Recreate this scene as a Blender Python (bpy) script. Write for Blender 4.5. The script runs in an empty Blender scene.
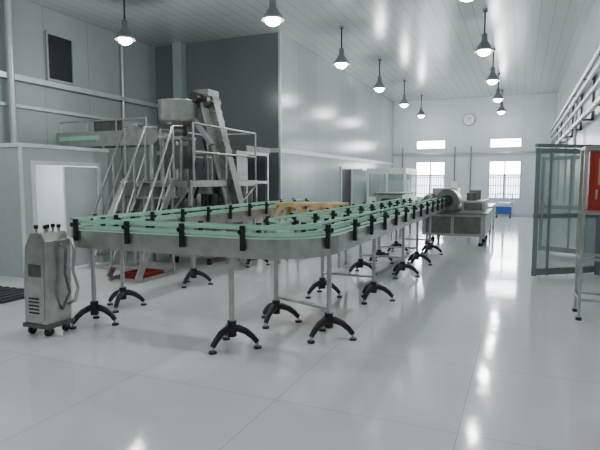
import bpy, math, random
from mathutils import Vector, Matrix
random.seed(4)
scene = bpy.context.scene

# ------------------------------------------------------------------ materials
def newmat(name):
    m = bpy.data.materials.new(name); m.use_nodes = True
    return m, m.node_tree, m.node_tree.nodes['Principled BSDF']

def pm(name, col, rough=0.5, metal=0.0, noise=0.08, nscale=6.0, emit=None, es=0, trans=0, alpha=1, bump=0):
    m, nt, b = newmat(name)
    b.inputs['Roughness'].default_value = rough
    b.inputs['Metallic'].default_value = metal
    if noise > 0:
        tc = nt.nodes.new('ShaderNodeTexCoord')
        n = nt.nodes.new('ShaderNodeTexNoise'); n.inputs['Scale'].default_value = nscale
        n.inputs['Detail'].default_value = 4
        nt.links.new(tc.outputs['Object'], n.inputs['Vector'])
        r = nt.nodes.new('ShaderNodeValToRGB')
        r.color_ramp.elements[0].position = 0.3; r.color_ramp.elements[1].position = 0.7
        r.color_ramp.elements[0].color = tuple(c*(1-noise) for c in col)+(1,)
        r.color_ramp.elements[1].color = tuple(min(1, c*(1+noise)) for c in col)+(1,)
        nt.links.new(n.outputs['Fac'], r.inputs['Fac'])
        nt.links.new(r.outputs['Color'], b.inputs['Base Color'])
        if bump:
            bp = nt.nodes.new('ShaderNodeBump'); bp.inputs['Strength'].default_value = bump
            bp.inputs['Distance'].default_value = 0.02
            nt.links.new(n.outputs['Fac'], bp.inputs['Height'])
            nt.links.new(bp.outputs['Normal'], b.inputs['Normal'])
    else:
        b.inputs['Base Color'].default_value = col+(1,)
    if emit:
        b.inputs['Emission Color'].default_value = emit+(1,)
        b.inputs['Emission Strength'].default_value = es
    b.inputs['Transmission Weight'].default_value = trans
    b.inputs['Alpha'].default_value = alpha
    return m

def panel(name, col, rough, seams, seamcol, bump=0.03, nscale=0.8, var=0.05, spec=0.5):
    """painted panels with thin joint lines; seams=[(axis,spacing,width,offset)]"""
    m, nt, b = newmat(name)
    b.inputs['Roughness'].default_value = rough
    b.inputs['Specular IOR Level'].default_value = spec
    geo = nt.nodes.new('ShaderNodeNewGeometry')
    sep = nt.nodes.new('ShaderNodeSeparateXYZ')
    nt.links.new(geo.outputs['Position'], sep.inputs[0])
    fac = None
    for ax, sp, w, off in seams:
        a = nt.nodes.new('ShaderNodeMath'); a.operation = 'ADD'; a.inputs[1].default_value = 100*sp+off
        nt.links.new(sep.outputs[ax], a.inputs[0])
        d = nt.nodes.new('ShaderNodeMath'); d.operation = 'DIVIDE'; d.inputs[1].default_value = sp
        nt.links.new(a.outputs[0], d.inputs[0])
        f = nt.nodes.new('ShaderNodeMath'); f.operation = 'FRACT'
        nt.links.new(d.outputs[0], f.inputs[0])
        l = nt.nodes.new('ShaderNodeMath'); l.operation = 'LESS_THAN'; l.inputs[1].default_value = w/sp
        nt.links.new(f.outputs[0], l.inputs[0])
        if fac is None: fac = l.outputs[0]
        else:
            mx = nt.nodes.new('ShaderNodeMath'); mx.operation = 'MAXIMUM'
            nt.links.new(fac, mx.inputs[0]); nt.links.new(l.outputs[0], mx.inputs[1]); fac = mx.outputs[0]
    n = nt.nodes.new('ShaderNodeTexNoise'); n.inputs['Scale'].default_value = nscale; n.inputs['Detail'].default_value = 3
    nt.links.new(geo.outputs['Position'], n.inputs['Vector'])
    r = nt.nodes.new('ShaderNodeValToRGB')
    r.color_ramp.elements[0].position = 0.3; r.color_ramp.elements[1].position = 0.7
    r.color_ramp.elements[0].color = tuple(c*(1-var) for c in col)+(1,)
    r.color_ramp.elements[1].color = tuple(min(1, c*(1+var)) for c in col)+(1,)
    nt.links.new(n.outputs['Fac'], r.inputs['Fac'])
    mix = nt.nodes.new('ShaderNodeMix'); mix.data_type = 'RGBA'
    nt.links.new(r.outputs['Color'], mix.inputs[6]); mix.inputs[7].default_value = seamcol+(1,)
    if fac is not None: nt.links.new(fac, mix.inputs[0])
    else: mix.inputs[0].default_value = 0
    nt.links.new(mix.outputs[2], b.inputs['Base Color'])
    if bump:
        bp = nt.nodes.new('ShaderNodeBump'); bp.inputs['Strength'].default_value = bump; bp.inputs['Distance'].default_value = 0.1
        nt.links.new(n.outputs['Fac'], bp.inputs['Height'])
        nt.links.new(bp.outputs['Normal'], b.inputs['Normal'])
    return m

M = {}
M['floor'] = panel('floor_epoxy', (0.74, 0.75, 0.77), 0.09, [(0, 1.2, 0.007, 0.3), (1, 1.2, 0.007, 0.5)], (0.50, 0.52, 0.53), 0.04, 1.5, 0.03, 0.9)
M['ceil'] = panel('ceiling_panel', (0.43, 0.47, 0.465), 0.25, [(0, 0.25, 0.016, 0)], (0.27, 0.30, 0.30), 0.02, 1.0, 0.03)
M['block'] = panel('blue_grey_panel', (0.31, 0.355, 0.365), 0.22, [(0, 1.15, 0.014, 0.2), (1, 1.15, 0.014, 0.3)], (0.13, 0.15, 0.16), 0.08, 0.9, 0.05, 0.22)
M['wallL'] = panel('grey_wall_panel', (0.29, 0.33, 0.325), 0.3, [(1, 1.15, 0.012, 0.3)], (0.17, 0.19, 0.19), 0.04, 0.9, 0.05)
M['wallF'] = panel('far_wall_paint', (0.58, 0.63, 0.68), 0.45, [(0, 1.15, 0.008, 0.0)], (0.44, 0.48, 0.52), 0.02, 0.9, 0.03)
M['wallR'] = panel('right_wall_paint', (0.46, 0.505, 0.515), 0.3, [(1, 1.15, 0.01, 0.0)], (0.32, 0.35, 0.36), 0.03, 0.9, 0.03)
M['trim'] = pm('trim_aluminium', (0.50, 0.54, 0.55), 0.35, 0.3)
M['steel'] = pm('stainless_steel', (0.50, 0.50, 0.47), 0.30, 0.85, 0.14, 9)
M['steeld'] = pm('dull_steel', (0.16, 0.17, 0.16), 0.4, 0.8, 0.2, 9)
M['green'] = pm('green_guide_plastic', (0.36, 0.66, 0.49), 0.4)
M['chain'] = pm('conveyor_chain', (0.45, 0.54, 0.48), 0.45, 0, 0.15, 30)
M['black'] = pm('black_plastic', (0.008, 0.009, 0.011), 0.38)
M['dark'] = pm('dark_opening', (0.008, 0.009, 0.011), 0.5)
M['white'] = pm('white_enamel', (0.78, 0.80, 0.81), 0.4)
M['whitep'] = pm('white_panel', (0.66, 0.69, 0.70), 0.35, 0, 0.03)
M['door'] = pm('door_panel', (0.48, 0.53, 0.54), 0.3, 0, 0.03)
M['red'] = pm('red_paint', (0.35, 0.03, 0.018), 0.4)
M['wood'] = pm('yellow_ply', (0.62, 0.44, 0.20), 0.55, 0, 0.15)
M['blue'] = pm('blue_plastic', (0.02, 0.10, 0.45), 0.4)
M['glass'] = pm('greenish_glass', (0.42, 0.50, 0.49), 0.05, 0, 0, alpha=0.35)
M['alu'] = pm('door_aluminium', (0.20, 0.235, 0.235), 0.35, 0.4)
M['winfr'] = pm('window_frame', (0.55, 0.58, 0.60), 0.4)
M['shade'] = pm('lamp_shade_aluminium', (0.36, 0.38, 0.39), 0.25, 0.8)
M['bulb'] = pm('lamp_bulb', (1, 1, 1), 0.4, 0, 0, emit=(0.95, 1.0, 0.99), es=45)
M['mat'] = pm('rubber_mat', (0.05, 0.055, 0.06), 0.7)
M['ext'] = pm('outside_render', (0.45, 0.47, 0.48), 0.8)
M['skin'] = pm('amber_panel', (0.42, 0.30, 0.14), 0.45)

# ------------------------------------------------------------------ mesh builder
class B:
    def __init__(s, name):
        s.name = name; s.v = []; s.f = []; s.m = []; s.s = []; s.mats = []
    def mi(s, k):
        if k not in s.mats: s.mats.append(k)
        return s.mats.index(k)
    def add(s, vs, fs, k, smooth=False):
        o = len(s.v); s.v += [tuple(x) for x in vs]; i = s.mi(k)
        for f in fs:
            s.f.append([o+a for a in f]); s.m.append(i); s.s.append(smooth)
    def box(s, x0, x1, y0, y1, z0, z1, k):
        vs = [(x0,y0,z0),(x1,y0,z0),(x1,y1,z0),(x0,y1,z0),(x0,y0,z1),(x1,y0,z1),(x1,y1,z1),(x0,y1,z1)]
        s.add(vs, [(0,3,2,1),(4,5,6,7),(0,1,5,4),(1,2,6,5),(2,3,7,6),(3,0,4,7)], k)
    def frame(s, d):
        d = d.normalized(); up = Vector((0,0,1)) if abs(d.z) < 0.95 else Vector((0,1,0))
        a = d.cross(up).normalized(); return a, a.cross(d).normalized()
    def bar(s, p0, p1, w, h, k):
        p0, p1 = Vector(p0), Vector(p1); a, b = s.frame(p1-p0); vs = []
        for p in (p0, p1):
            for i, j in ((-1,-1),(1,-1),(1,1),(-1,1)):
                vs.append(p+a*(i*w/2)+b*(j*h/2))
        s.add(vs, [(0,1,2,3),(7,6,5,4),(0,4,5,1),(1,5,6,2),(2,6,7,3),(3,7,4,0)], k)
    def cyl(s, p0, p1, r, k, r1=None, n=14):
        s.tube([p0, p1], [r, r if r1 is None else r1], k, n)
    def tube(s, pts, r, k, n=10):
        pts = [Vector(p) for p in pts]
        if not isinstance(r, (list, tuple)): r = [r]*len(pts)
        d0 = pts[1]-pts[0]; a, b = s.frame(d0); vs = []; N = len(pts)
        for i, p in enumerate(pts):
            t = (pts[min(i+1, N-1)]-pts[max(i-1, 0)]).normalized()
            a = (a - t*a.dot(t)).normalized(); b = t.cross(a).normalized()
            for j in range(n):
                q = 2*math.pi*j/n; vs.append(p+(a*math.cos(q)+b*math.sin(q))*r[i])
        fs = []
        for i in range(N-1):
            for j in range(n):
                fs.append((i*n+j, i*n+(j+1)%n, (i+1)*n+(j+1)%n, (i+1)*n+j))
        s.add(vs, fs, k, True)
        s.add(vs[:n], [tuple(range(n))[::-1]], k); s.add(vs[-n:], [tuple(range(n))], k)
    def lathe(s, c, prof, k, n=24):
        vs = []; N = len(prof)
        for r, z in prof:
            for j in range(n):
                q = 2*math.pi*j/n; vs.append((c[0]+r*math.cos(q), c[1]+r*math.sin(q), c[2]+z))
        fs = [(i*n+j, i*n+(j+1)%n, (i+1)*n+(j+1)%n, (i+1)*n+j) for i in range(N-1) for j in range(n)]
        s.add(vs, fs, k, True)
    def prism(s, poly, y0, y1, k):      # polygon in XZ, extruded in Y
        n = len(poly)
        vs = [(x, y0, z) for x, z in poly]+[(x, y1, z) for x, z in poly]
        fs = [tuple(range(n)), tuple(range(2*n-1, n-1, -1))]+[(i, i+n, (i+1)%n+n, (i+1)%n) for i in range(n)]
        s.add(vs, fs, k)
    def sweep(s, path, o0, o1, z0, z1, k):
        N = len(path); vs = []
        for i in range(N):
            p = Vector(path[i]); q0 = Vector(path[max(i-1, 0)]); q1 = Vector(path[min(i+1, N-1)])
            t = (q1-q0).normalized(); nn = Vector((-t.y, t.x))
            for o, z in ((o0,z0),(o1,z0),(o1,z1),(o0,z1)):
                w = p+nn*o; vs.append((w.x, w.y, z))
        fs = []
        for i in range(N-1):
            for j in range(4):
                fs.append((i*4+j, i*4+(j+1)%4, (i+1)*4+(j+1)%4, (i+1)*4+j))
        fs += [(0,1,2,3), (4*N-1,4*N-2,4*N-3,4*N-4)]
        s.add(vs, fs, k)
    def done(s, bevel=0):
        me = bpy.data.meshes.new(s.name); me.from_pydata(s.v, [], s.f)
        for k in s.mats: me.materials.append(M[k])
        me.polygons.foreach_set('material_index', s.m); me.polygons.foreach_set('use_smooth', s.s)
        import bmesh
        bm = bmesh.new(); bm.from_mesh(me); bmesh.ops.recalc_face_normals(bm, faces=bm.faces); bm.to_mesh(me); bm.free()
        me.update()
        o = bpy.data.objects.new(s.name, me); scene.collection.objects.link(o)
        if bevel:
            md = o.modifiers.new('bevel', 'BEVEL'); md.width = bevel; md.segments = 2; md.limit_method = 'ANGLE'
        return o

# ------------------------------------------------------------------ room shell
CH = 4.9; XR = 1.2; XB = -5.25; YB = 11.2; XL = -8.8; YF = 23.0; YN = -3.0
b = B('floor'); b.box(XL-0.2, XR+0.2, YN-0.2, YF+0.2, -0.1, 0, 'floor'); b.done()
b = B('ceiling'); b.box(XL-0.2, XR+0.2, YN-0.2, YF+0.2, CH, CH+0.1, 'ceil'); b.done()
b = B('wall_left'); b.box(XL-0.15, XL, YN-0.2, YF, 0, CH, 'wallL'); b.done()
b = B('wall_behind'); b.box(XL, XR+0.15, YN-0.15, YN, 0, CH, 'wallL'); b.done()
b = B('wall_block'); b.box(XL, XB, YB, YF, 0, CH, 'block'); b.done()
b = B('wall_right')
b.box(XR, XR+0.15, YN, 9.4, 0, CH, 'wallR'); b.box(XR, XR+0.15, 11.5, YF, 0, CH, 'wallR'); b.box(XR, XR+0.15, 9.4, 11.5, 2.06, CH, 'wallR')
b.box(XR+0.15, XR+0.2, 9.2, 11.7, 0, 2.1, 'wallF')
b.done()
# far wall with openings
b = B('wall_far')
wins = [(-4.26, -2.99), (-1.25, 0.0)]
xs = [XB, -4.26, -2.99, -1.25, 0.0, XR+0.15]
for x0, x1 in ((xs[0], xs[1]), (xs[2], xs[3]), (xs[4], xs[5])): b.box(x0, x1, YF, YF+0.2, 0, CH, 'wallF')
for x0, x1 in wins:
    b.box(x0, x1, YF, YF+0.2, 0, 0.72, 'wallF'); b.box(x0, x1, YF, YF+0.2, 2.30, 2.80, 'wallF'); b.box(x0, x1, YF, YF+0.2, 3.22, CH, 'wallF')
b.done()
wi = 0
for x0, x1 in wins:
    wi += 1
    b = B('window_%d' % wi)
    for z0, z1 in ((0.72, 2.30), (2.80, 3.22)):
        b.box(x0, x1, YF-0.02, YF+0.06, z0, z0+0.05, 'winfr'); b.box(x0, x1, YF-0.02, YF+0.06, z1-0.05, z1, 'winfr')
        b.box(x0, x0+0.05, YF-0.02, YF+0.06, z0+0.05, z1-0.05, 'winfr'); b.box(x1-0.05, x1, YF-0.02, YF+0.06, z0+0.05, z1-0.05, 'winfr')
    xm = (x0+x1)/2
    b.box(xm-0.03, xm+0.03, YF, YF+0.05, 0.77, 2.25, 'winfr')
    b.box(x0+0.05, x1-0.05, YF, YF+0.05, 1.68, 1.74, 'winfr')
    n = 13
    for i in range(1, n):
        x = x0+(x1-x0)*i/n; b.cyl((x, YF+0.12, 0.72), (x, YF+0.12, 1.7), 0.016, 'steeld', n=8)
    for z in (0.9, 1.25, 1.6): b.box(x0, x1, YF+0.11, YF+0.13, z, z+0.03, 'steeld')
    b.done()
b = B('outside_boundary_wall'); b.box(-14, 8, 29, 29.3, -0.1, 1.75, 'ext'); b.done()
b = B('outside_ground'); b.box(-14, 8, YF+0.2, 29, -0.2, -0.1, 'ext'); b.done()

# trims
b = B('trim_1')   # block waist trim + corner
b.box(XB, XB+0.02, YB, YF, 2.15, 2.25, 'trim'); b.box(XL, XB+0.02, YB-0.02, YB, 2.15, 2.25, 'trim')
b.box(XB-0.03, XB+0.025, YB-0.025, YB+0.03, 0, 2.15, 'trim'); b.box(XB-0.03, XB+0.025, YB-0.025, YB+0.03, 2.25, CH, 'trim'); b.done()
b = B('trim_2')
b.box(XL, XL+0.10, YN, YB, 3.36, 3.46, 'trim'); b.box(XL, XL+0.05, YN, YB, 2.86, 2.92, 'trim'); b.done()
b = B('trim_3'); b.box(-8.1, -7.85, YB-0.22, YB-0.001, 0, CH, 'wallL')
b.box(-8.13, -7.82, YB-0.24, YB-0.001, 3.0, 3.06, 'trim'); b.done()
b = B('baseboard_right'); b.box(XR-0.015, XR, YN, 9.3, 0, 0.1, 'trim'); b.box(XR-0.015, XR, 11.6, YF, 0, 0.1, 'trim'); b.done()
b = B('baseboard_far'); b.box(XB, XR, YF-0.015, YF, 0, 0.1, 'trim'); b.done()
b = B('baseboard_block'); b.box(XB, XB+0.015, YB, YF, 0, 0.1, 'trim'); b.done()
b = B('window_3')
b.box(XL, XL+0.02, 7.82, 8.43, 3.53, 4.4, 'dark')
for a in ((7.78, 8.47, 3.48, 3.53), (7.78, 8.47, 4.4, 4.45), (7.78, 7.82, 3.53, 4.4), (8.43, 8.47, 3.53, 4.4)):
    b.box(XL, XL+0.05, a[0], a[1], a[2], a[3], 'wallL')
b.done()
b = B('door_1')   # door in the block side
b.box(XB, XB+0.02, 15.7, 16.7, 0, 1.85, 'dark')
b.box(XB, XB+0.05, 15.62, 15.7, 0, 1.93, 'trim'); b.box(XB, XB+0.05, 16.7, 16.78, 0, 1.93, 'trim'); b.box(XB, XB+0.05, 15.7, 16.7, 1.85, 1.93, 'trim'); b.done()

# ------------------------------------------------------------------ pipes
b = B('wall_pipe_run')
for z, x, r in ((3.42, 1.02, 0.045), (3.22, 1.02, 0.035), (3.0, 1.05, 0.03), (2.7, 1.05, 0.05)):
    b.cyl((x, YN, z), (x, YF, z), r, 'steel', n=10)
for i in range(12):
    y = -1.5+2.1*i
    b.box(1.0, XR, y, y+0.04, 2.6, 2.64, 'steeld'); b.box(1.0, XR, y, y+0.04, 3.34, 3.37, 'steeld'); b.box(1.16, XR, y, y+0.04, 2.6, 3.5, 'steeld')
for y in (13.2, 15.6, 18.5): b.cyl((1.08, y, 0.9), (1.08, y, 3.4), 0.03, 'steel', n=8)
b.done()
b = B('far_wall_pipe')
b.cyl((XB, YF-0.12, 2.62), (XR, YF-0.12, 2.62), 0.035, 'steel', n=8)
for x, z in ((-2.6, 0.9), (-1.95, 0.4), (-4.8, 0.9)): b.cyl((x, YF-0.12, z), (x, YF-0.12, 2.9), 0.025, 'steeld', n=8)
b.box(-2.72, -2.48, YF-0.15, YF, 1.1, 1.45, 'white'); b.done()
b = B('wall_conduit')
b.cyl((XL+0.12, 6.9, 2.1), (XL+0.12, 6.9, CH), 0.06, 'trim'); b.cyl((XL+0.06, 9.9, 2.9), (XL+0.06, 9.9, CH), 0.03, 'trim'); b.done()

# ------------------------------------------------------------------ pendant lamps
def lamp(x, y, h=4.1):
    b = B('pendant_lamp')
    b.cyl((x, y, h+0.30), (x, y, CH), 0.016, 'black', n=8)
    b.lathe((x, y, CH-0.05), [(0.05, 0), (0.05, 0.05)], 'shade', 12)
    b.lathe((x, y, h), [(0, 0.33), (0.035, 0.33), (0.055, 0.31), (0.06, 0.18), (0.075, 0.16), (0.10, 0.12), (0.165, 0.02), (0.19, -0.03), (0.185, -0.03), (0.16, 0.02), (0.09, 0.12), (0, 0.14)], 'shade')
    b.lathe((x, y, h), [(0, 0.13), (0.03, 0.12), (0.045, 0.07), (0.105, 0.02), (0.13, -0.03), (0.11, -0.08), (0.055, -0.11), (0, -0.12)], 'bulb', 16)
    b.done()
    l = bpy.data.lights.new('lamp_light', 'POINT'); l.energy = 41; l.color = (0.95, 1.0, 0.995); l.shadow_soft_size = 0.1
    o = bpy.data.objects.new('lamp_light', l); o.location = (x, y, h-0.23); scene.collection.objects.link(o)
for y in (0.8, 4.3, 7.8, 11.3, 14.7, 18.1, 21.4):  # nearest row is out of view, added to light the camera side
    lamp(-3.78, y); lamp(-0.77, y)
lamp(-6.8, 7.8); lamp(-6.8, 4.3); lamp(-6.8, 0.8)  # last one is unseen too, added for camera-side light

# ------------------------------------------------------------------ wall clock
b = B('wall_clock')
cx, cz = -2.08, 4.0
b.cyl((cx, YF-0.06, cz), (cx, YF, cz), 0.25, 'steeld', n=28); b.cyl((cx, YF-0.07, cz), (cx, YF-0.055, cz), 0.225, 'white', n=28)
b.bar((cx, YF-0.08, cz), (cx+0.08, YF-0.08, cz+0.1), 0.02, 0.012, 'black'); b.bar((cx, YF-0.08, cz), (cx-0.05, YF-0.08, cz+0.16), 0.015, 0.01, 'black')
b.done()

# ------------------------------------------------------------------ conveyors
def foot(b, x, y, top, ang=0.3, arms=3):
    b.cyl((x, y, 0.10), (x, y, top), 0.024, 'steel', n=12)
    b.cyl((x, y, 0.10), (x, y, 0.24), 0.042, 'black', n=12)
    for i in range(arms):
        q = ang+2*math.pi*i/arms; c, s = math.cos(q), math.sin(q)
        pts = []; rr = []
        for r, z, w in ((0.0, 0.17, 0.034), (0.06, 0.175, 0.036), (0.13, 0.15, 0.032), (0.19, 0.105, 0.028), (0.235, 0.055, 0.024)):
            pts.append((x+r*c, y+r*s, z)); rr.append(w)
        b.tube(pts, rr, 'black', 8)
        b.cyl((x+0.235*c, y+0.235*s, 0.0), (x+0.235*c, y+0.235*s, 0.018), 0.036, 'black', n=12)
        b.cyl((x+0.235*c, y+0.235*s, 0.018), (x+0.235*c, y+0.235*s, 0.06), 0.011, 'steel', n=8)

def conveyor(b, path, step=0.62, w=0.13):
    b.sweep(path, -w, -w+0.012, 0.83, 1.0, 'steel'); b.sweep(path, w-0.012, w, 0.83, 1.0, 'steel')
    b.sweep(path, -w+0.012, w-0.012, 0.84, 0.86, 'steeld'); b.sweep(path, -w+0.02, w-0.02, 0.955, 0.985, 'chain')
    for o in (-1, 1):
        b.sweep(path, o*0.095-0.009, o*0.095+0.009, 1.005, 1.03, 'green')
        b.sweep(path, o*0.095-0.009, o*0.095+0.009, 1.075, 1.10, 'green')
    acc = step*0.5
    for i in range(len(path)-1):
        p, q = Vector(path[i]), Vector(path[i+1]); L = (q-p).length
        t = (q-p).normalized(); n = Vector((-t.y, t.x))
        while acc < L:
            c = p+t*acc
            for o in (-1, 1):
                a = c+n*(o*(w+0.022))
                b.bar((a.x, a.y, 0.90), (a.x, a.y, 1.09), 0.036, 0.036, 'black')
                e = c+n*(o*(w+0.07)); g = c+n*(o*0.105)
                b.cyl((g.x, g.y, 1.062), (e.x, e.y, 1.062), 0.011, 'steeld', n=8)
                b.cyl((a.x, a.y, 1.045), (a.x, a.y, 1.115), 0.026, 'black', n=10)
                h = c+n*(o*(w+0.05))
                b.cyl((h.x, h.y, 1.062), (e.x, e.y, 1.062), 0.022, 'black', n=10)
            acc += step
        acc -= L

def arc(cx, cy, r, a0, a1, n=10):
    return [(cx+r*math.cos(math.radians(a0+(a1-a0)*i/n)), cy+r*math.sin(math.radians(a0+(a1-a0)*i/n))) for i in range(n+1)]

b = B('bottle_conveyor')
XA, YA, XC = -4.28, 4.0, -1.65
path = [(XA, 10.4)]+arc(XA+0.35, YA+0.35, 0.35, 180, 270)+arc(XC-0.5, YA+0.5, 0.5, 270, 360)+[(XC, 12.0)]
conveyor(b, path)
path2 = arc(-2.33+0.25, 4.98, 0.25, 250, 180, 6)+[(-2.33, 7.2)]+[(-2.33, 11.4)]
conveyor(b, path2)
for y in (6.2, 8.05, 10.0): foot(b, XA, y, 0.84, 0.5)
foot(b, -4.06, 4.08, 0.84, 0.2); foot(b, -4.28, 4.75, 0.84, 0.9); foot(b, -2.35, 3.98, 0.84, 0.25)
for y in (6.25, 8.0, 9.2, 10.6):
    foot(b, -1.65, y, 0.84, 0.3); foot(b, -2.33, y, 0.84, 0.0)
    b.cyl((-1.65, y, 0.30), (-2.33, y, 0.30), 0.018, 'steel', n=8)
    b.bar((-1.55, y, 0.82), (-2.43, y, 0.82), 0.04, 0.03, 'steel')
foot(b, -1.64, 4.58, 0.84, 0.1); foot(b, -2.33, 4.86, 0.84, 0.5)
b.cyl((-1.64, 4.58, 0.28), (-2.33, 4.86, 0.28), 0.018, 'steel', n=8)
b.done()

# amber arched transfer table between the lanes
b = B('curved_transfer_table')
b.box(-4.0, -2.8, 8.3, 8.85, 1.06, 1.10, 'wood')
for yy in (8.26, 8.81):
    for cx in (-3.7, -3.1):
        ring = [(cx+0.3*math.cos(math.pi*i/10), 0.82+0.3*math.sin(math.pi*i/10)) for i in range(11)]
        inner = [(cx+0.22*math.cos(math.pi*i/10), 0.82+0.22*math.sin(math.pi*i/10)) for i in range(10, -1, -1)]
        for i in range(10):
            b.prism([ring[i], ring[i+1], inner[9-i], inner[10-i]], yy, yy+0.06, 'wood')
for x, y in ((-3.97, 8.4), (-2.83, 8.4), (-3.97, 8.78), (-2.83, 8.78)): b.box(x-0.02, x+0.02, y-0.02, y+0.02, 0, 0.62, 'steel'); b.box(x-0.025, x+0.025, y-0.025, y+0.025, 0.62, 1.06, 'wood')
b.done()

# ------------------------------------------------------------------ control cabinet on casters
b = B('conveyor_drive_cabinet')
y0, y1 = 3.53, 3.82
xo = -4.40
def X(v): return xo+v*0.86
b.prism([(X(0), 0.10), (X(0.34), 0.10), (X(0.36), 0.42), (X(0.36), 0.92), (X(0.30), 1.0), (X(0.14), 1.0), (X(0.04), 0.86), (X(0.0), 0.45)], y0, y1, 'steel')
b.box(X(-0.02), X(0.37), y0-0.02, y1+0.02, 0.08, 0.12, 'steeld')
b.prism([(X(0.04), 0.16), (X(0.30), 0.16), (X(0.32), 0.42), (X(0.32), 0.86), (X(0.09), 0.80), (X(0.04), 0.45)], y0-0.008, y0, 'steel')
for i in range(5): b.box(X(0.08), X(0.24), y0-0.014, y0-0.008, 0.22+0.035*i, 0.235+0.035*i, 'black')
b.box(X(0.10), X(0.28), y0-0.016, y0-0.008, 0.58, 0.70, 'steeld')
for x in (X(0.05), X(0.30)):
    for y in (y0+0.04, y1-0.04):
        b.cyl((x-0.015, y, 0.04), (x+0.015, y, 0.04), 0.04, 'black', n=14); b.box(x-0.02, x+0.02, y-0.01, y+0.01, 0.04, 0.09, 'steeld')
for x, y in ((X(0.16), 3.58), (X(0.2), 3.68), (X(0.27), 3.6), (X(0.18), 3.76), (X(0.27), 3.76)):
    b.cyl((x, y, 1.0), (x, y, 1.04), 0.012, 'steel', n=8); b.cyl((x, y, 1.035), (x, y, 1.07), 0.02, 'black', n=10)
b.done(0.006)
b = B('cable_hose')
b.tube([(-4.09, 3.80, 0.93), (-4.02, 3.78, 0.92), (-3.98, 3.77, 0.82), (-4.01, 3.77, 0.62), (-3.95, 3.77, 0.45), (-4.00, 3.77, 0.32), (-4.09, 3.77, 0.28)], 0.017, 'steel', 8)
b.tube([(-4.09, 3.70, 0.88), (-4.02, 3.70, 0.84), (-4.04, 3.70, 0.6), (-3.99, 3.70, 0.42), (-4.09, 3.70, 0.24)], 0.013, 'steeld', 8)
b.done()

# ------------------------------------------------------------------ low cabin at the left
b = B('changing_cabin')
x1 = -6.97; y0 = 5.62; y1 = 7.44; H = 2.0; XW = XL+0.02
b.box(XW, x1-0.06, y0, y0+0.06, 0, H, 'door')
b.box(XW, x1-0.06, y1-0.06, y1, 0, H, 'door')
b.box(XW, x1+0.02, y0-0.02, y1+0.02, H, H+0.06, 'white')
b.box(x1-0.06, x1, y0, 5.84, 0, H, 'door'); b.box(x1-0.06, x1, 5.84, 7.2, 1.74, H, 'door'); b.box(x1-0.06, x1, 7.2, y1, 0, H, 'door')
b.box(x1, x1+0.03, 5.80, 5.86, 0, 1.80, 'white'); b.box(x1, x1+0.03, 7.17, 7.23, 0, 1.80, 'white'); b.box(x1, x1+0.03, 5.86, 7.17, 1.74, 1.80, 'white')
b.box(x1-0.05, x1-0.01, 6.46, 7.18, 0.02, 1.72, 'whitep')
b.box(x1, x1+0.025, y0-0.02, y0+0.03, 0, H, 'white')
b.cyl((x1-0.01, 6.54, 0.85), (x1+0.04, 6.54, 0.85), 0.012, 'steel'); b.box(x1+0.03, x1+0.045, 6.54, 6.64, 0.84, 0.86, 'steel')
b.box(XL+0.02, XL+0.06, 5.7, 7.36, 0.0, 1.98, 'white')
b.box(-8.0, -7.8, 6.3, 6.5, 1.95, 2.0, 'bulb')
b.done()
l = bpy.data.lights.new('cabin_light', 'POINT'); l.energy = 30; l.shadow_soft_size = 0.15
o = bpy.data.objects.new('cabin_light', l); o.location = (-7.9, 6.4, 1.8); scene.collection.objects.link(o)
b = B('floor_mat'); b.box(-6.6, -5.75, 4.3, 4.9, 0, 0.04, 'mat')
for i in range(6): b.box(-6.58+0.14*i, -6.50+0.14*i, 4.32, 4.88, 0.04, 0.055, 'mat')
b.done()

# ------------------------------------------------------------------ platform, stairs
def stair(name, p0, d, run, rise, width, steps=6, rail=0.85):
    b = B(name); d = Vector(d); n = Vector((-d.y, d.x, 0)); p0 = Vector(p0)
    for o in (-width/2, width/2):
        a = p0+n*o; t = a+d*run+Vector((0, 0, rise))
        b.bar(a+Vector((0,0,0.05)), t, 0.035, 0.11, 'steel')
        b.tube([a+Vector((0,0,0.5))+d*0.02, a+Vector((0,0,0.5+rail*0.35))+d*0.06, t+Vector((0,0,rail)), t+d*0.25+Vector((0,0,rail+0.02))], 0.02, 'steel', 8)
        b.tube([a+Vector((0,0,0.3))+d*0.1, t+Vector((0,0,rail*0.5))], 0.013, 'steel', 8)
        for k in (0.08, 0.4, 0.7, 1.0):
            q = a+d*run*k+Vector((0,0,rise*k)); b.cyl(q, q+Vector((0,0,rail if k > 0.1 else 0.6)), 0.017, 'steel', n=8)
        b.cyl((a.x+d.x*run*0.95, a.y+d.y*run*0.95, 0), (a.x+d.x*run*0.95, a.y+d.y*run*0.95, rise*0.95), 0.02, 'steel', n=8)
        b.bar((a.x, a.y, 0.03), (a.x+d.x*run*0.95, a.y+d.y*run*0.95, 0.03), 0.03, 0.05, 'steel')
    for i in range(1, steps+1):
        k = i/(steps+0.0); c = p0+d*(run*k-0.04)+Vector((0, 0, rise*k-0.03))
        b.bar(c-n*(width/2), c+n*(width/2), 0.17, 0.03, 'steel')
    return b.done()
stair('platform_stairs', (-6.8, 7.0, 0), (1, 0, 0), 0.85, 1.5, 0.5)
stair('platform_stairs', (-5.35, 5.95, 0), (0, 1, 0), 0.9, 1.5, 0.55)

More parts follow.
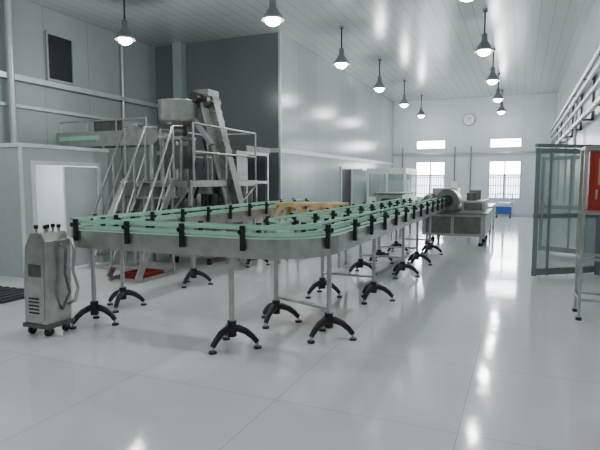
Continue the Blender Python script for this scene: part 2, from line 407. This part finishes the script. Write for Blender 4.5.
b = B('service_platform')
X0, X1, Y0, Y1, Z = -5.9, -4.8, 6.9, 9.1, 1.5
b.box(X0, X1, Y0, Y1, Z-0.03, Z, 'steeld')
for a in ((X0, Y0, X1, Y0), (X0, Y1, X1, Y1), (X0, Y0, X0, Y1), (X1, Y0, X1, Y1)):
    b.bar((a[0], a[1], Z-0.06), (a[2], a[3], Z-0.06), 0.05, 0.1, 'steel')
for x in (X0, X1):
    for y in (Y0, (Y0+Y1)/2, Y1): b.bar((x, y, 0), (x, y, Z), 0.05, 0.05, 'steel')
for z in (0.45, 0.9): b.cyl((X1, Y0+0.1, Z+z), (X1, Y1, Z+z), 0.018, 'steel', n=8); b.cyl((X0, Y1, Z+z), (X1, Y1, Z+z), 0.018, 'steel', n=8); b.cyl((X0, Y0+0.7, Z+z), (X0, Y1, Z+z), 0.018, 'steel', n=8)
for x, y in ((X1, Y0+0.1), (X1, 8.0), (X1, Y1), (X0, Y1), (X0, 7.6), (X0, 8.4)): b.cyl((x, y, Z), (x, y, Z+0.9), 0.018, 'steel', n=8)
b.bar((X0, Y0, 0.1), (X1, Y0, 1.4), 0.03, 0.03, 'steel'); b.bar((X1, Y0, 0.2), (X1, Y1, 1.4), 0.03, 0.03, 'steel')
b.box(-5.55, -4.95, 6.95, 7.25, 0.5, 1.2, 'steeld'); b.box(-5.5, -5.2, 6.93, 6.95, 0.7, 1.1, 'black')
b.tube([(-5.0, 7.3, 1.2), (-4.9, 7.4, 1.6), (-4.95, 7.6, 2.0), (-5.2, 7.9, 2.2)], 0.025, 'black', 8)
b.tube([(-5.1, 7.2, 1.2), (-5.1, 7.5, 1.75), (-5.3, 7.7, 1.9)], 0.02, 'black', 8)
b.box(-5.15, -4.9, 8.55, 8.9, Z, Z+0.55, 'steel'); b.box(-5.12, -4.93, 8.53, 8.55, Z+0.3, Z+0.5, 'black')
b.done()

b = B('cap_feeder_bowl')
c = (-5.62, 7.75, 0)
b.lathe(c, [(0, 2.42), (0.2, 2.44), (0.30, 2.50), (0.34, 2.55), (0.34, 2.86), (0.36, 2.88), (0.33, 2.88), (0.31, 2.6), (0.2, 2.55), (0, 2.6)], 'steel', 28)
b.lathe(c, [(0, 2.26), (0.17, 2.26), (0.17, 2.42), (0.0, 2.44)], 'steeld', 20)
b.box(c[0]-0.22, c[0]+0.22, c[1]-0.22, c[1]+0.22, 2.2, 2.26, 'steel')
for dx in (-0.19, 0.19):
    for dy in (-0.19, 0.19): b.bar((c[0]+dx, c[1]+dy, 1.5), (c[0]+dx, c[1]+dy, 2.2), 0.04, 0.04, 'steel')
b.box(c[0]-0.18, c[0]+0.18, c[1]-0.18, c[1]+0.18, 1.7, 2.1, 'steeld')
b.bar((c[0]+0.3, c[1], 2.6), (c[0]+0.75, c[1]-0.1, 2.1), 0.1, 0.05, 'steel')
b.done()

b = B('cap_elevator')
lo = Vector((-4.62, 8.2, 0.55)); hi = Vector((-5.25, 8.15, 2.95))
b.bar(lo, hi, 0.30, 0.20, 'steeld')
dd = (hi-lo).normalized(); side = Vector((dd.z, 0, -dd.x))
b.bar(lo+Vector((0, -0.17, 0)), hi+Vector((0, -0.17, 0)), 0.03, 0.26, 'steel'); b.bar(lo+Vector((0, 0.17, 0)), hi+Vector((0, 0.17, 0)), 0.03, 0.26, 'steel')
for i in range(14):
    q = lo+(hi-lo)*(i+0.5)/14+side*0.12
    b.bar(q+Vector((0, -0.14, 0)), q+Vector((0, 0.14, 0)), 0.05, 0.03, 'steeld')
b.cyl(hi+Vector((0, -0.25, -0.05)), hi+Vector((0, 0.22, -0.05)), 0.14, 'steeld'); b.cyl(hi+Vector((-0.02, -0.45, -0.02)), hi+Vector((-0.02, -0.25, -0.02)), 0.09, 'black')
b.bar(hi+Vector((-0.05, 0, 0)), hi+Vector((-0.38, -0.15, -0.22)), 0.22, 0.08, 'steel')
b.box(-5.42, -5.12, 7.95, 8.3, 2.98, 3.1, 'steeld')
b.prism([(-4.78, 0.35), (-4.48, 0.35), (-4.45, 0.8), (-4.75, 0.85)], 7.95, 8.45, 'steel')
for x in (-4.76, -4.5):
    for y in (8.0, 8.4): b.bar((x, y, 0), (x, y, 0.4), 0.04, 0.04, 'steel')
b.done()

b = B('overhead_feed_conveyor')
b.box(-8.5, -6.15, 7.7, 7.74, 2.14, 2.42, 'steel'); b.box(-8.5, -6.15, 8.2, 8.24, 2.14, 2.42, 'steel'); b.box(-8.5, -6.15, 7.74, 8.2, 2.2, 2.26, 'chain')
b.box(-8.4, -7.4, 7.68, 7.7, 2.26, 2.34, 'green')
b.cyl((-8.0, 7.6, 2.0), (-8.0, 7.7, 2.0), 0.12, 'black'); b.cyl((-6.15, 7.68, 2.28), (-6.15, 8.26, 2.28), 0.13, 'steel')
for x in (-8.4, -7.3, -6.2):
    for y in (7.72, 8.22): b.bar((x, y, 0), (x, y, 2.15), 0.05, 0.05, 'steel')
b.box(-7.6, -6.9, 7.78, 8.18, 2.4, 2.62, 'steeld')
for x in (-8.4, -7.7, -7.0, -6.3): b.cyl((x, 7.72, 2.4), (x, 7.72, 2.62), 0.015, 'steel', n=8)
b.cyl((-8.4, 7.72, 2.62), (-6.3, 7.72, 2.62), 0.015, 'steel', n=8)
b.done()

b = B('rotary_filling_machine')
c = (-5.4, 8.3, 0)
b.box(-5.8, -5.0, 7.75, 8.95, 0.12, 0.78, 'steel')
for x in (-5.75, -5.05):
    for y in (7.8, 8.9): b.cyl((x, y, 0), (x, y, 0.12), 0.04, 'black')
b.box(-5.84, -4.96, 7.71, 8.99, 0.78, 0.83, 'steeld')
b.cyl((c[0], c[1], 0.83), (c[0], c[1], 1.0), 0.32, 'steel', n=24); b.cyl((c[0], c[1], 1.0), (c[0], c[1], 1.25), 0.12, 'steeld', n=18); b.cyl((c[0], c[1], 1.25), (c[0], c[1], 1.38), 0.34, 'steel', n=24)
for i in range(10):
    q = i*math.pi/5; b.cyl((c[0]+0.28*math.cos(q), c[1]+0.28*math.sin(q), 0.98), (c[0]+0.28*math.cos(q), c[1]+0.28*math.sin(q), 1.26), 0.02, 'steeld', n=8)
b.box(-5.7, -5.3, 7.73, 7.75, 0.25, 0.7, 'steeld')
b.done()

b = B('bottle_washing_machine')
x0, x1, y0, y1 = -6.2, -5.35, 9.7, 10.7
for x in (x0, x1):
    for y in (y0, y1): b.bar((x, y, 0), (x, y, 2.1), 0.06, 0.06, 'steel')
for z in (0.7, 1.45, 2.07):
    for a in ((x0, y0, x1, y0), (x0, y1, x1, y1), (x0, y0, x0, y1), (x1, y0, x1, y1)): b.bar((a[0], a[1], z), (a[2], a[3], z), 0.06, 0.06, 'steel')
b.box(x0+0.03, x1-0.03, y0+0.03, y1-0.03, 0.15, 0.7, 'steel'); b.box(x0-0.05, x1+0.05, y0-0.05, y1+0.05, 2.1, 2.22, 'steeld')
b.cyl((-5.78, 10.2, 0.7), (-5.78, 10.2, 1.4), 0.3, 'steeld', n=20); b.box(x0+0.1, x1-0.3, y0+0.02, y0+0.04, 1.5, 2.0, 'dark')
b.done()
b = B('storage_drum')
b.lathe((-6.55, 9.6, 0), [(0, 0), (0.28, 0), (0.28, 1.3), (0.22, 1.42), (0.08, 1.5), (0, 1.5)], 'steel')
b.lathe((-6.55, 9.6, 0), [(0.285, 0.4), (0.295, 0.42), (0.285, 0.44)], 'steeld'); b.done()
b = B('red_tool_tray'); b.box(-5.55, -5.12, 6.2, 6.6, 0, 0.03, 'red')
for a in ((-5.55, -5.12, 6.2, 6.22), (-5.55, -5.12, 6.58, 6.60), (-5.55, -5.53, 6.22, 6.58), (-5.14, -5.12, 6.22, 6.58)): b.box(a[0], a[1], a[2], a[3], 0.03, 0.10, 'red')
b.done()

# ------------------------------------------------------------------ labelling machine far right of line
b = B('labelling_machine')
b.box(-2.1, -0.7, 12.3, 14.4, 0.22, 0.72, 'steel'); b.box(-2.15, -0.65, 12.25, 14.45, 0.72, 0.76, 'steeld')
for x0, x1 in ((-2.02, -1.45), (-1.38, -0.8)): b.box(x0, x1, 12.285, 12.3, 0.28, 0.67, 'steeld')
for x in (-2.0, -0.8):
    for y in (12.4, 13.3, 14.3): b.cyl((x, y, 0.06), (x, y, 0.22), 0.03, 'steel'); b.cyl((x, y, 0), (x, y, 0.07), 0.05, 'black')
b.cyl((-1.55, 12.4, 1.03), (-1.55, 13.1, 1.03), 0.25, 'steel', n=24); b.cyl((-1.55, 12.37, 1.03), (-1.55, 12.4, 1.03), 0.26, 'steeld', n=24); b.cyl((-1.55, 12.35, 1.03), (-1.55, 12.37, 1.03), 0.13, 'black', n=24)
b.box(-1.8, -1.3, 12.45, 13.05, 0.76, 0.85, 'steeld')
b.box(-1.25, -0.75, 12.6, 14.2, 0.76, 1.02, 'steel'); b.box(-1.2, -0.8, 12.58, 12.6, 0.8, 0.98, 'steeld')
b.box(-2.05, -1.45, 13.4, 14.2, 0.76, 1.3, 'steel'); b.cyl((-1.05, 12.9, 1.02), (-1.05, 12.9, 1.2), 0.12, 'steeld'); b.box(-1.15, -0.9, 13.5, 13.7, 1.02, 1.25, 'steeld')
b.cyl((-2.0, 12.55, 0.76), (-2.0, 12.55, 1.15), 0.08, 'steel'); b.cyl((-2.0, 12.9, 0.98), (-2.0, 13.2, 0.98), 0.2, 'steeld', n=20)
b.done(0.006)
b = B('packing_table')
b.box(-1.7, -0.7, 15.2, 17.2, 0.72, 0.78, 'steel')
for x in (-1.65, -0.75):
    for y in (15.25, 17.15): b.bar((x, y, 0), (x, y, 0.72), 0.05, 0.05, 'steel')
b.box(-1.5, -0.9, 15.5, 16.3, 0.78, 1.02, 'whitep'); b.done()
b = B('shrink_tunnel')
b.box(-3.5, -2.8, 13.4, 14.8, 0.65, 1.12, 'steel'); b.box(-3.55, -2.75, 13.35, 14.85, 1.12, 1.16, 'steeld'); b.box(-3.35, -2.95, 13.38, 13.4, 0.8, 1.02, 'dark')
for x in (-3.45, -2.85):
    for y in (13.45, 14.75): b.bar((x, y, 0), (x, y, 0.65), 0.06, 0.06, 'steel')
b.box(-3.4, -2.9, 12.7, 13.35, 0.75, 0.82, 'chain')
for x in (-3.38, -2.92): b.bar((x, 12.75, 0), (x, 12.75, 0.75), 0.04, 0.04, 'steel')
b.done(0.006)
b = B('crate_trolley')
b.box(-0.9, -0.3, 21.9, 22.4, 0.16, 0.20, 'steeld'); b.box(-0.88, -0.32, 21.92, 22.38, 0.20, 0.42, 'blue'); b.box(-0.9, -0.3, 21.9, 22.4, 0.42, 0.46, 'blue')
b.box(-0.84, -0.36, 21.96, 22.34, 0.46, 0.62, 'whitep')
for x in (-0.85, -0.35):
    for y in (21.95, 22.35): b.cyl((x-0.02, y, 0.07), (x+0.02, y, 0.07), 0.07, 'black')
b.tube([(-0.9, 22.4, 0.2), (-0.9, 22.42, 0.95), (-0.3, 22.42, 0.95), (-0.3, 22.4, 0.2)], 0.018, 'steel', 8); b.done()
b = B('white_partition_booth')
bx0, bx1, by0, by1 = -5.15, -3.75, 18.4, 20.6
for x0, x1, y0, y1 in ((bx0, bx1, by0, by0+0.05), (bx0, bx1, by1-0.05, by1), (bx1-0.05, bx1, by0+0.05, by1-0.05)):
    b.box(x0, x1, y0, y1, 0, 0.9, 'white'); b.box(x0, x1, y0, y1, 1.72, 1.92, 'white')
    b.box(x0+0.02, x1-0.02, y0+0.02, y1-0.02, 0.9, 1.72, 'glass')
for x, y in ((bx0, by0), (-4.45, by0), (bx1-0.06, by0), (bx1-0.06, 19.5), (bx1-0.06, by1-0.06), (bx0, by1-0.06)): b.box(x-0.003, x+0.063, y-0.003, y+0.063, 0, 1.93, 'white')
b.box(bx0+0.2, -4.0, 19.6, 20.3, 0, 1.5, 'whitep')
b.done()

# ------------------------------------------------------------------ glazed door leaves at the right
def leaf(b, p, q, z0=0.03, z1=1.98):
    p, q = Vector((p[0], p[1], 0)), Vector((q[0], q[1], 0)); d = (q-p).normalized()
    up = lambda z: Vector((0, 0, z))
    for s0, w in ((p+d*0.035, 0.07), (q-d*0.035, 0.07), (p*0.67+q*0.33, 0.04), (p*0.22+q*0.78, 0.04)): b.bar(s0+up(z0), s0+up(z1), w, 0.045, 'alu')
    for z in (z0+0.06, 0.95, z1-0.04): b.bar(p+up(z), q+up(z), 0.04, 0.10 if z < 0.3 else 0.07, 'alu')
    b.bar(p+up((z0+z1)/2)+d*0.05, q+up((z0+z1)/2)-d*0.05, 0.008, z1-z0-0.15, 'glass')
    m = q-d*0.1; nrm = Vector((-d.y, d.x, 0))
    b.cyl(m+up(0.85)+nrm*0.05, m+up(1.15)+nrm*0.05, 0.012, 'steel', n=8)
b = B('door_2')
leaf(b, (1.17, 9.38), (0.2, 8.66)); leaf(b, (1.17, 11.52), (0.38, 11.9))
b.box(1.12, 1.199, 9.34, 9.42, 0, 2.05, 'alu'); b.box(1.12, 1.199, 11.48, 11.56, 0, 2.05, 'alu'); b.box(1.12, 1.199, 9.42, 11.48, 1.98, 2.05, 'alu')
b.bar((1.1, 9.38, 2.02), (0.2, 8.66, 2.02), 0.06, 0.05, 'alu')
b.done()

# ------------------------------------------------------------------ fire hose cabinet on its stand
b = B('fire_hose_cabinet')
b.box(0.66, 1.12, 6.24, 6.46, 1.18, 1.80, 'red')
b.box(0.70, 1.08, 6.225, 6.24, 1.22, 1.76, 'red'); b.box(0.74, 1.04, 6.22, 6.227, 1.45, 1.72, 'skin'); b.box(0.72, 0.74, 6.20, 6.225, 1.3, 1.4, 'steel')
for x in (0.62, 1.12):
    for y in (6.22, 6.62): b.bar((x, y, 0.02), (x, y, 1.85), 0.03, 0.03, 'steel'); b.cyl((x, y, 0), (x, y, 0.03), 0.03, 'black')
for z in (0.22, 0.66, 1.15, 1.84):
    b.bar((0.62, 6.22, z), (1.12, 6.22, z), 0.025, 0.025, 'steel'); b.bar((0.62, 6.62, z), (1.12, 6.62, z), 0.025, 0.025, 'steel')
    b.bar((0.62, 6.22, z), (0.62, 6.62, z), 0.025, 0.025, 'steel'); b.bar((1.12, 6.22, z), (1.12, 6.62, z), 0.025, 0.025, 'steel')
b.done()

# ------------------------------------------------------------------ world + camera
w = bpy.data.worlds.new('overcast'); scene.world = w; w.use_nodes = True
bg = w.node_tree.nodes['Background']; bg.inputs[0].default_value = (0.90, 0.96, 1.0, 1); bg.inputs[1].default_value = 26.0

cam = bpy.data.cameras.new('camera'); co = bpy.data.objects.new('camera', cam); scene.collection.objects.link(co)
cam.sensor_width = 36; cam.lens = 31.2; cam.clip_start = 0.05
th = math.atan(221*math.cos(math.atan(45/520))/520); pp = math.atan(45/520)
F = Vector((-math.sin(th)*math.cos(pp), math.cos(th)*math.cos(pp), -math.sin(pp))); R = Vector((math.cos(th), math.sin(th), 0)); U = R.cross(F)
mt = Matrix((R, U, -F)).transposed().to_4x4(); mt.translation = Vector((0, 0, 1.5)); co.matrix_world = mt
scene.camera = co
